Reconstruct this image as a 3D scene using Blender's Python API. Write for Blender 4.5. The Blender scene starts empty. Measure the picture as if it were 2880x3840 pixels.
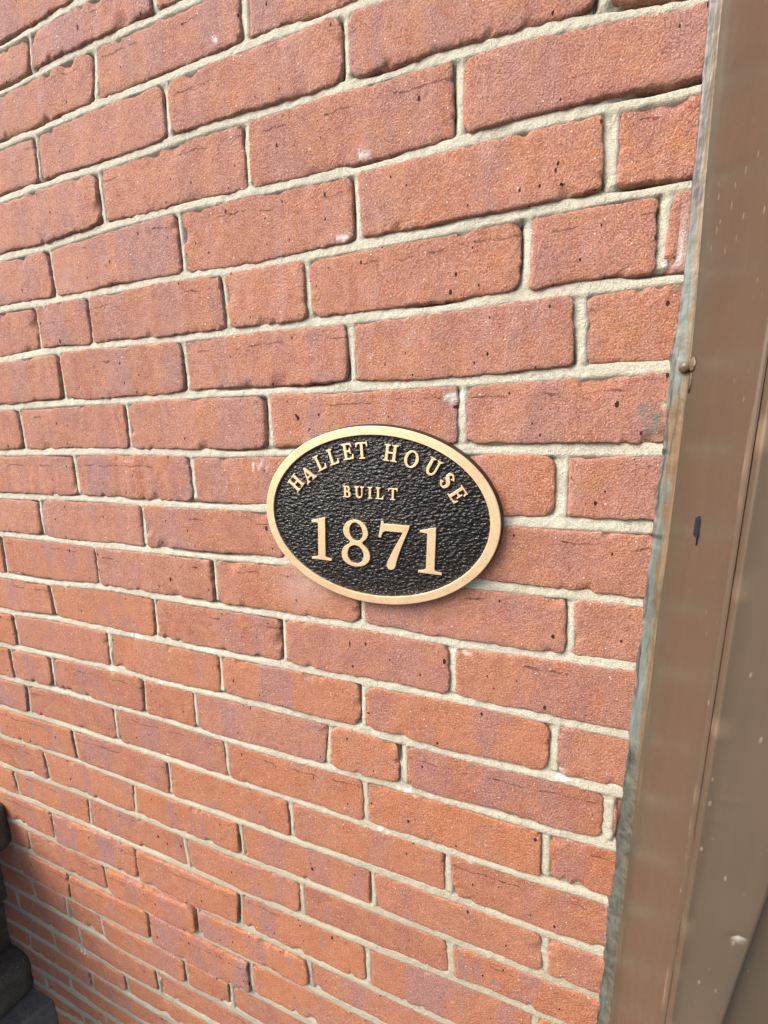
import bpy, bmesh, math, random, json
import numpy as np
from mathutils import Matrix, Vector

# ------------------------------------------------------------------ camera
# wall plane: y = 0, wall coordinates in millimetres, z offset LIFT above the paving
MM = 0.001
LIFT = 1550.0
SC = bpy.context.scene
COL = SC.collection
cam = bpy.data.cameras.new('camera'); camo = bpy.data.objects.new('camera', cam); COL.objects.link(camo)
cam.sensor_fit = 'HORIZONTAL'; cam.sensor_width = 36.0
cam.lens = 36.0 * 1448.6 / 2880.0
cam.clip_start = 0.01; cam.clip_end = 400
yaw, pit, rol = 0.325884756, -0.174485635, 0.00911528869
Rm = Matrix.Rotation(yaw, 3, 'Z') @ Matrix.Rotation(pit, 3, 'X') @ Matrix.Rotation(rol, 3, 'Y')
rt = Rm @ Vector((1, 0, 0)); fw = Rm @ Vector((0, 1, 0)); up = Rm @ Vector((0, 0, 1))
M = Matrix(((rt.x, up.x, -fw.x, 0), (rt.y, up.y, -fw.y, 0), (rt.z, up.z, -fw.z, 0), (0, 0, 0, 1)))
M.translation = Vector((0, -386.68 * MM, LIFT * MM))
camo.matrix_world = M
SC.camera = camo

# ------------------------------------------------------------------ light
SUN_EL, SUN_AZ = 43.0, -50.0        # degrees; azimuth from -Y towards -X when negative
w = bpy.data.worlds.new('World'); SC.world = w; w.use_nodes = True
nt = w.node_tree; bg = nt.nodes['Background']
sky = nt.nodes.new('ShaderNodeTexSky'); sky.sky_type = 'NISHITA'; sky.sun_disc = False
sky.sun_elevation = math.radians(SUN_EL); sky.sun_rotation = math.radians(180 - SUN_AZ if False else 180 + SUN_AZ * -1)
sky.air_density = 1.0; sky.dust_density = 6.0; sky.ozone_density = 1.0
bg.inputs['Strength'].default_value = 0.13
nt.links.new(sky.outputs[0], bg.inputs[0])
sun = bpy.data.lights.new('sun', 'SUN'); sun.energy = 1.55; sun.angle = math.radians(42); sun.color = (1.0, 0.985, 0.96)
suno = bpy.data.objects.new('sun', sun); COL.objects.link(suno)
el, az = math.radians(SUN_EL), math.radians(SUN_AZ)
tosun = Vector((math.cos(el) * math.sin(az), -math.cos(el) * math.cos(az), math.sin(el)))
suno.rotation_euler = tosun.to_track_quat('Z', 'Y').to_euler()
vs = SC.view_settings; SC.display_settings.display_device = 'sRGB'
vs.view_transform = 'Standard'; vs.look = 'None'; vs.gamma = 1; vs.exposure = 1.0; vs.use_curve_mapping = False

# ------------------------------------------------------------------ noise
def _h(ix, iy, s):
    n = (ix.astype(np.int64) * 374761393 + iy.astype(np.int64) * 668265263 + int(s) * 974634777) & 0xffffffff
    n = ((n ^ (n >> 13)) * 1274126177) & 0xffffffff
    n = (n ^ (n >> 16)) & 0xffffff
    return n / float(0xffffff)
def vn(x, y, s=0):
    x = np.asarray(x, float); y = np.asarray(y, float)
    ix = np.floor(x); iy = np.floor(y); fx = x - ix; fy = y - iy
    fx = fx * fx * (3 - 2 * fx); fy = fy * fy * (3 - 2 * fy)
    a = _h(ix, iy, s); b = _h(ix + 1, iy, s); c = _h(ix, iy + 1, s); d = _h(ix + 1, iy + 1, s)
    return (a * (1 - fx) + b * fx) * (1 - fy) + (c * (1 - fx) + d * fx) * fy - 0.5
def fbm(x, y, sc, s=0, o=3):
    r = 0; a = 1.0; t = 0
    for i in range(o):
        r = r + a * vn(x / sc + 17.3 * i, y / sc - 9.1 * i, s + i * 31); t += a; a *= .5; sc *= .5
    return r / t * 2      # about -1..1

# ------------------------------------------------------------------ materials
def mat(name):
    m = bpy.data.materials.new(name); m.use_nodes = True
    n = m.node_tree; b = n.nodes['Principled BSDF']; return m, n, b
def N(n, t, **k):
    o = n.nodes.new(t)
    for a, v in k.items():
        if a.startswith('i_'):
            key = a[2:]; o.inputs[int(key) if key.isdigit() else key].default_value = v
        else: setattr(o, a, v)
    return o
def pos_vec(n, scale=(1000, 1000, 1000), seed=True):
    g = N(n, 'ShaderNodeNewGeometry'); mp = N(n, 'ShaderNodeVectorMath', operation='MULTIPLY')
    mp.inputs[1].default_value = scale; n.links.new(g.outputs['Position'], mp.inputs[0]); return mp.outputs[0]
def attr(n, name):
    a = N(n, 'ShaderNodeAttribute'); a.attribute_name = name; return a.outputs['Fac']
def noise(n, v, sc, det=3, rough=.55, dist=0):
    t = N(n, 'ShaderNodeTexNoise'); t.inputs['Scale'].default_value = sc; t.inputs['Detail'].default_value = det
    t.inputs['Roughness'].default_value = rough; t.inputs['Distortion'].default_value = dist
    n.links.new(v, t.inputs['Vector']); return t.outputs['Fac']
def voro(n, v, sc, feat='F1'):
    t = N(n, 'ShaderNodeTexVoronoi'); t.feature = feat; t.inputs['Scale'].default_value = sc; n.links.new(v, t.inputs['Vector']); return t
def rng(n, v, a, b, c=0., d=1., smooth=False):
    t = N(n, 'ShaderNodeMapRange'); t.interpolation_type = 'SMOOTHSTEP' if smooth else 'LINEAR'
    for i, x in enumerate((a, b, c, d)): t.inputs[i + 1].default_value = x
    n.links.new(v, t.inputs[0]); return t.outputs[0]
def math_(n, op, a, b=None):
    t = N(n, 'ShaderNodeMath', operation=op)
    for i, x in enumerate((a, b)):
        if x is None: continue
        if hasattr(x, 'links'): n.links.new(x, t.inputs[i])
        else: t.inputs[i].default_value = x
    return t.outputs[0]
def mix(n, f, a, b, mode='MIX'):
    t = N(n, 'ShaderNodeMix', data_type='RGBA', blend_type=mode)
    for s, x in ((t.inputs[0], f), (t.inputs[6], a), (t.inputs[7], b)):
        if hasattr(x, 'links'): n.links.new(x, s)
        elif s is t.inputs[0]: s.default_value = x
        else: s.default_value = (*x, 1)
    return t.outputs[2]
def bump(n, b, hts):
    prev = None
    for h, dist, st in hts:
        t = N(n, 'ShaderNodeBump'); t.inputs['Distance'].default_value = dist; t.inputs['Strength'].default_value = st
        n.links.new(h, t.inputs['Height'])
        if prev is not None: n.links.new(prev, t.inputs['Normal'])
        prev = t.outputs[0]
    n.links.new(prev, b.inputs['Normal'])

def brick_material():
    m, n, b = mat('weathered red brick')
    P = pos_vec(n)
    sd = attr(n, 'seed'); cb = N(n, 'ShaderNodeCombineXYZ'); n.links.new(sd, cb.inputs[1]); n.links.new(sd, cb.inputs[0])
    ad = N(n, 'ShaderNodeVectorMath', operation='ADD'); n.links.new(P, ad.inputs[0]); n.links.new(cb.outputs[0], ad.inputs[1]); V = ad.outputs[0]
    tone = attr(n, 'tone'); dark = attr(n, 'dark')
    c = mix(n, tone, (.44, .148, .050), (.335, .150, .130))
    sp = rng(n, attr(n, 'seed'), 0, 4000, 0, 40); vb = N(n, 'ShaderNodeTexWhiteNoise', noise_dimensions='1D'); n.links.new(sp, vb.inputs['W']); c = mix(n, math_(n, 'MULTIPLY', math_(n, 'POWER', vb.outputs['Value'], 1.6), .8), c, (.27, .088, .056))
    sv = N(n, 'ShaderNodeVectorMath', operation='MULTIPLY'); sv.inputs[1].default_value = (1, .3, .16); n.links.new(V, sv.inputs[0])
    c = mix(n, math_(n, 'MULTIPLY', rng(n, noise(n, sv.outputs[0], .05, 4, .6), .48, .68), math_(n, 'MULTIPLY', attr(n, 'bloom'), .8)), c, (.50, .31, .28))
    gate = math_(n, 'GREATER_THAN', vb.outputs['Value'], .4)
    # mottling
    f = noise(n, V, .035, 4, .6); c = mix(n, rng(n, f, .38, .68), c, (.43, .185, .10))
    f = noise(n, V, .09, 3, .6, .4); c = mix(n, math_(n, 'MULTIPLY', rng(n, f, .5, .75), .5), c, (.27, .088, .055))
    # vertical flash bands left by stacking in the kiln
    sq = N(n, 'ShaderNodeVectorMath', operation='MULTIPLY'); sq.inputs[1].default_value = (1, .3, .12); n.links.new(V, sq.inputs[0])
    f = noise(n, sq.outputs[0], .022, 3, .55, .3); f = math_(n, 'ADD', f, math_(n, 'MULTIPLY', math_(n, 'SUBTRACT', noise(n, V, .03, 3, .6), .5), .45)); fb = rng(n, f, .48, .64, 0, 1, True)
    fb = math_(n, 'MULTIPLY', fb, math_(n, 'ADD', .28, math_(n, 'MULTIPLY', dark, .68)))
    c = mix(n, fb, c, (.265, .150, .165))
    # pale lime bloom
    f = noise(n, V, .11, 6, .78); bl = rng(n, f, .44, .70); bl = math_(n, 'MULTIPLY', bl, attr(n, 'bloom'))
    c = mix(n, math_(n, 'MULTIPLY', bl, .75), c, (.50, .30, .25))
    # fine sand speckle
    f = noise(n, V, .75, 2, .7); c = mix(n, math_(n, 'MULTIPLY', rng(n, f, .45, .64), .68), c, (.63, .34, .225))
    f = noise(n, V, .9, 2, .7); c = mix(n, math_(n, 'MULTIPLY', rng(n, f, .50, .68), .62), c, (.15, .045, .03))
    # edge rims slightly paler / limey
    er = math_(n, 'MULTIPLY', rng(n, attr(n, 'edge'), 4.0, 1.0), rng(n, noise(n, V, .16, 5, .75), .52, .66))
    c = mix(n, math_(n, 'MULTIPLY', er, math_(n, 'MINIMUM', math_(n, 'MULTIPLY', attr(n, 'bloom'), 2.), .65)), c, (.50, .37, .28))
    # small white inclusions
    v = voro(n, V, .11); k = rng(n, v.outputs['Distance'], .095, .05)
    cr = N(n, 'ShaderNodeSeparateColor'); n.links.new(v.outputs['Color'], cr.inputs[0])
    k = math_(n, 'MULTIPLY', k, math_(n, 'GREATER_THAN', cr.outputs[0], .42)); c = mix(n, k, c, (.72, .66, .58))
    # pits
    pv = N(n, 'ShaderNodeVectorMath', operation='MULTIPLY'); pv.inputs[1].default_value = (1, 1, .6); n.links.new(V, pv.inputs[0])
    v = voro(n, pv.outputs[0], .062); nz = noise(n, V, .4, 2); th = math_(n, 'MULTIPLY', math_(n, 'ADD', cr.outputs[1], .3), .085)
    dd = math_(n, 'ADD', v.outputs['Distance'], math_(n, 'MULTIPLY', math_(n, 'SUBTRACT', nz, .5), .09))
    cr2 = N(n, 'ShaderNodeSeparateColor'); n.links.new(v.outputs['Color'], cr2.inputs[0])
    pit_ = math_(n, 'MULTIPLY', math_(n, 'LESS_THAN', dd, math_(n, 'MULTIPLY', cr2.outputs[2], .125)), math_(n, 'GREATER_THAN', cr2.outputs[0], .50))
    v3 = voro(n, pv.outputs[0], .14); cr3 = N(n, 'ShaderNodeSeparateColor'); n.links.new(v3.outputs['Color'], cr3.inputs[0])
    pit_ = math_(n, 'MAXIMUM', pit_, math_(n, 'MULTIPLY', math_(n, 'LESS_THAN', math_(n, 'ADD', v3.outputs['Distance'], math_(n, 'MULTIPLY', math_(n, 'SUBTRACT', nz, .5), .12)), math_(n, 'MULTIPLY', cr3.outputs[2], .17)), math_(n, 'GREATER_THAN', cr3.outputs[0], .74)))
    pit_ = math_(n, 'MAXIMUM', pit_, rng(n, attr(n, 'pit'), .35, .6))
    c = mix(n, pit_, c, (.055, .018, .012))
    # drag crack just under the top arris
    wv = noise(n, V, .035, 3, .6); dt = math_(n, 'SUBTRACT', attr(n, 'dtop'), math_(n, 'ADD', math_(n, 'MULTIPLY', vb.outputs['Value'], 9.), math_(n, 'MULTIPLY', wv, 14.)))
    on = rng(n, noise(n, V, .02, 2), .53, .58)
    wd = math_(n, 'MULTIPLY', rng(n, noise(n, V, .12, 3, .7), .35, .7), 1.5)
    on = math_(n, 'MULTIPLY', on, gate)
    crk = math_(n, 'MULTIPLY', math_(n, 'LESS_THAN', math_(n, 'ABSOLUTE', dt), wd), on)
    c = mix(n, math_(n, 'MULTIPLY', crk, .7), c, (.12, .045, .035))
    # plaque's reflected light put into colour, then stains with a shape of their own
    c = mix(n, rng(n, attr(n, 'plaque_glow'), 0, 1, 0, .6), c, (.50, .36, .31))
    c = mix(n, attr(n, 'smg'), c, (.17, .19, .17))
    c = mix(n, attr(n, 'cream'), c, (.62, .50, .32))
    c = mix(n, attr(n, 'eff'), c, (.72, .72, .71))
    n.links.new(c, b.inputs['Base Color'])
    b.inputs['Roughness'].default_value = .86; b.inputs['Specular IOR Level'].default_value = .28
    h = math_(n, 'SUBTRACT', noise(n, V, .55, 3, .7), math_(n, 'ADD', math_(n, 'MULTIPLY', pit_, 2.), math_(n, 'MULTIPLY', crk, 1.6)))
    bump(n, b, [(noise(n, V, .12, 3, .6), .0016, .6), (h, .0017, 1.0)])
    return m
def mortar_material():
    m, n, b = mat('sandy lime mortar'); V = pos_vec(n)
    c = mix(n, rng(n, noise(n, V, .03, 4, .6), .35, .7), (.56, .545, .450), (.47, .455, .37))
    c = mix(n, math_(n, 'MULTIPLY', rng(n, noise(n, V, .8, 2, .7), .45, .7), .55), c, (.235, .215, .15))
    c = mix(n, math_(n, 'MULTIPLY', rng(n, noise(n, V, .6, 2, .7), .5, .7), .5), c, (.68, .68, .60))
    c = mix(n, rng(n, noise(n, V, .022, 4, .65), .56, .72, 0, .6), c, (.33, .33, .27))
    c = mix(n, math_(n, 'MULTIPLY', rng(n, attr(n, 'deep'), 3.6, 8.0), .85), c, (.15, .125, .07))  # shadow lines in the deep joint gaps put into the mortar colour
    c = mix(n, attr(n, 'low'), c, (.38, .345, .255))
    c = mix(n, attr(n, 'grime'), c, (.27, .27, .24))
    c = mix(n, attr(n, 'eff'), c, (.80, .82, .82))
    n.links.new(c, b.inputs['Base Color']); b.inputs['Roughness'].default_value = .93; b.inputs['Specular IOR Level'].default_value = .2
    bump(n, b, [(noise(n, V, .17, 3, .6), .0020, .7), (noise(n, V, .6, 3, .75), .0013, 1.0)])
    return m
def paint_material():
    m, n, b = mat('old brown gloss paint'); V = pos_vec(n)
    st = N(n, 'ShaderNodeVectorMath', operation='MULTIPLY'); st.inputs[1].default_value = (1, 1, .07); n.links.new(V, st.inputs[0])
    c = mix(n, rng(n, noise(n, st.outputs[0], .02, 4, .6), .35, .65), (.098, .068, .045), (.110, .080, .055))
    c = mix(n, rng(n, noise(n, st.outputs[0], .25, 3, .6), .5, .85, 0, .25), c, (.085, .058, .042))
    # dried drips, brush marks and dust specks
    v = voro(n, V, .075); cr = N(n, 'ShaderNodeSeparateColor'); n.links.new(v.outputs['Color'], cr.inputs[0])
    st2 = N(n, 'ShaderNodeVectorMath', operation='MULTIPLY'); st2.inputs[1].default_value = (1, 1, .45); n.links.new(V, st2.inputs[0])
    v2 = voro(n, st2.outputs[0], .2); cr2 = N(n, 'ShaderNodeSeparateColor'); n.links.new(v2.outputs['Color'], cr2.inputs[0])
    k = math_(n, 'MULTIPLY', rng(n, v2.outputs['Distance'], .24, .12), math_(n, 'GREATER_THAN', cr2.outputs[0], .80))
    c = mix(n, math_(n, 'MULTIPLY', k, .7), c, (.30, .23, .16))
    k2 = math_(n, 'MULTIPLY', rng(n, math_(n, 'ADD', v.outputs['Distance'], math_(n, 'MULTIPLY', noise(n, V, .8, 2), .05)), .05, .04), math_(n, 'GREATER_THAN', cr.outputs[0], .965))
    c = mix(n, k2, c, (.62, .58, .50))
    # olive grime and thin paint beside the sealant, ridge wear
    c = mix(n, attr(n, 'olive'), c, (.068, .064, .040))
    c = mix(n, attr(n, 'wear'), c, (.34, .25, .17))
    c = mix(n, attr(n, 'pale'), c, (.70, .68, .62))
    n.links.new(c, b.inputs['Base Color']); b.inputs['Roughness'].default_value = .42
    n.links.new(rng(n, noise(n, V, .03, 4, .6), .3, .7, .33, .45), b.inputs['Roughness'])
    b.inputs['Specular IOR Level'].default_value = .5
    hh = math_(n, 'ADD', math_(n, 'MULTIPLY', noise(n, st.outputs[0], .3, 3, .6), .35), math_(n, 'MULTIPLY', k, .9))
    bump(n, b, [(noise(n, V, .02, 3, .5), .0015, .35), (hh, .0005, .5)])
    return m
def sealant_material():
    m, n, b = mat('blue grey sealant'); V = pos_vec(n)
    st = N(n, 'ShaderNodeVectorMath', operation='MULTIPLY'); st.inputs[1].default_value = (1, 1, .12); n.links.new(V, st.inputs[0])
    c = mix(n, rng(n, noise(n, st.outputs[0], .3, 4, .6), .35, .7), (.10, .125, .11), (.175, .205, .185))
    c = mix(n, attr(n, 'purple'), c, mix(n, rng(n, noise(n, V, .15, 3), .4, .6), (.085, .066, .066), (.20, .165, .16)))
    c = mix(n, attr(n, 'brown'), c, mix(n, rng(n, noise(n, st.outputs[0], .3, 3), .4, .6), (.135, .085, .045), (.19, .13, .07)))
    c = mix(n, attr(n, 'grey'), c, mix(n, rng(n, noise(n, V, .12, 4, .65), .4, .62), (.040, .041, .034), (.105, .102, .082)))
    c = mix(n, attr(n, 'black'), c, (.03, .022, .02))
    n.links.new(c, b.inputs['Base Color']); b.inputs['Roughness'].default_value = .45
    bump(n, b, [(noise(n, st.outputs[0], .35, 3, .6), .0008, .7), (noise(n, V, .08, 3, .6), .0012, .6)])
    return m
def stone_material(name, a, bb, sp):
    m, n, b = mat(name); V = pos_vec(n)
    c = mix(n, rng(n, noise(n, V, .02, 5, .65), .35, .7), a, bb)
    c = mix(n, math_(n, 'MULTIPLY', rng(n, noise(n, V, .3, 3, .7), .55, .72), .7), c, sp)
    n.links.new(c, b.inputs['Base Color']); b.inputs['Roughness'].default_value = .8
    bump(n, b, [(noise(n, V, .06, 4, .65), .005, .8), (noise(n, V, .4, 3, .7), .0015, .8)])
    return m
def brass_material():
    m, n, b = mat('brushed brass'); V = pos_vec(n)
    st = N(n, 'ShaderNodeVectorMath', operation='MULTIPLY'); st.inputs[1].default_value = (.25, 1, 1); n.links.new(V, st.inputs[0])
    c = mix(n, rng(n, noise(n, V, .04, 3), .35, .7), (.86, .66, .41), (.82, .56, .33))
    c = mix(n, rng(n, noise(n, V, .35, 4, .8), .56, .70, 0, .6), c, (.40, .30, .18))
    n.links.new(c, b.inputs['Base Color']); b.inputs['Metallic'].default_value = .6
    n.links.new(rng(n, noise(n, st.outputs[0], .8, 3, .6), .3, .7, .40, .58), b.inputs['Roughness'])
    bump(n, b, [(noise(n, st.outputs[0], 1.2, 2, .6), .0002, .5)])
    return m
def black_material(name='black textured enamel', tex=True):
    m, n, b = mat(name); V = pos_vec(n)
    b.inputs['Base Color'].default_value = (.004, .004, .0045, 1); b.inputs['Roughness'].default_value = .17
    if tex:
        ro = N(n, 'ShaderNodeMapping'); ro.inputs['Rotation'].default_value = (0, math.radians(12), 0); ro.inputs['Scale'].default_value = (.62, 1, 1)
        n.links.new(V, ro.inputs[0])
        v = voro(n, ro.outputs[0], .42, 'SMOOTH_F1'); d = v.outputs['Distance']
        h = math_(n, 'SUBTRACT', noise(n, ro.outputs[0], .34, 3, .6, .6), math_(n, 'MULTIPLY', d, .9))
        bump(n, b, [(h, .0016, 1.0)])
        b.inputs['Specular IOR Level'].default_value = .5
    else:
        n.links.new(mix(n, rng(n, noise(n, V, .4, 3, .7), .4, .65), (.012, .009, .009), (.05, .035, .03)), b.inputs['Base Color']); b.inputs['Roughness'].default_value = .55
    return m
M_BRICK = brick_material(); M_MORT = mortar_material(); M_PAINT = paint_material(); M_SEAL = sealant_material()
M_BRASS = brass_material(); M_BLACK = black_material(); M_SIDE = black_material('dark bronze edge', False)
M_STONE = stone_material('dark weathered stone', (.062, .052, .038), (.115, .10, .078), (.22, .21, .19))
M_TREAD_LIT = stone_material('lit grey stone tread', (.10, .095, .085), (.15, .145, .13), (.28, .27, .25))  # paler grey stone, light caught by the ledge put into its colour
M_GROUND = stone_material('dark paving', (.05, .048, .044), (.08, .077, .07), (.12, .12, .115))

# ------------------------------------------------------------------ mesh helpers
def mesh_obj(name, V, F, m, parent=None, attrs=None, smooth=True, origin=None):
    """V in wall millimetres -> one linked mesh object"""
    V = np.asarray(V, float).copy(); 
    V[:, 2] += LIFT; V *= MM
    o_ = np.array(origin if origin is not None else V.mean(0))
    me = bpy.data.meshes.new(name)
    if isinstance(F, np.ndarray):
        nf = len(F); k = F.shape[1]
        me.vertices.add(len(V)); me.vertices.foreach_set('co', (V - o_).ravel())
        me.loops.add(nf * k); me.loops.foreach_set('vertex_index', F.ravel().astype(np.int32))
        me.polygons.add(nf); me.polygons.foreach_set('loop_start', np.arange(0, nf * k, k, dtype=np.int32))
        me.update(calc_edges=True)
    else:
        me.from_pydata((V - o_).tolist(), [], F)
    me.polygons.foreach_set('use_smooth', np.full(len(me.polygons), smooth))
    for k, a in (attrs or {}).items():
        at = me.attributes.new(k, 'FLOAT', 'POINT'); at.data.foreach_set('value', np.asarray(a, np.float32))
    me.materials.append(m)
    o = bpy.data.objects.new(name, me); COL.objects.link(o)
    if parent:
        o.parent = parent; o.location = Vector(o_) - parent.location
    else: o.location = o_
    return o
def empty(name, label, cat, loc):
    o = bpy.data.objects.new(name, None); COL.objects.link(o); o.empty_display_size = .05
    o.location = Vector((loc[0], loc[1], loc[2] + LIFT)) * MM
    o['label'] = label; o['category'] = cat; return o
def box(x0, x1, y0, y1, z0, z1, bev=0, seg=3, sub=0, rot=0, jit=0, seed=0):
    bm = bmesh.new(); bmesh.ops.create_cube(bm, size=1)
    for v in bm.verts: v.co = Vector(((x0 + x1) / 2 + v.co.x * (x1 - x0), (y0 + y1) / 2 + v.co.y * (y1 - y0), (z0 + z1) / 2 + v.co.z * (z1 - z0)))
    if bev: bmesh.ops.bevel(bm, geom=bm.edges[:], offset=bev, segments=seg, affect='EDGES', profile=.5)
    if sub: bmesh.ops.subdivide_edges(bm, edges=[e for e in bm.edges if e.calc_length() > 40], cuts=sub, use_grid_fill=True)
    if rot: bmesh.ops.rotate(bm, cent=(x1, y1, z0), matrix=Matrix.Rotation(rot, 3, 'Z'), verts=bm.verts)
    bm.verts.index_update(); V = np.array([v.co[:] for v in bm.verts])
    if jit:
        V[:, 0] += jit * fbm(V[:, 1] + V[:, 2] * .7, V[:, 2], 60, seed); V[:, 2] += jit * .6 * fbm(V[:, 0], V[:, 1], 70, seed + 5)
    F = [[v.index for v in f.verts] for f in bm.faces]; bm.free(); return V, F

# ------------------------------------------------------------------ setting
gv, gf = box(-30000, 30000, -30000, 30000, -LIFT - 200, -LIFT)
g = mesh_obj('ground', gv, gf, M_GROUND, smooth=False); g['kind'] = 'structure'

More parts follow.
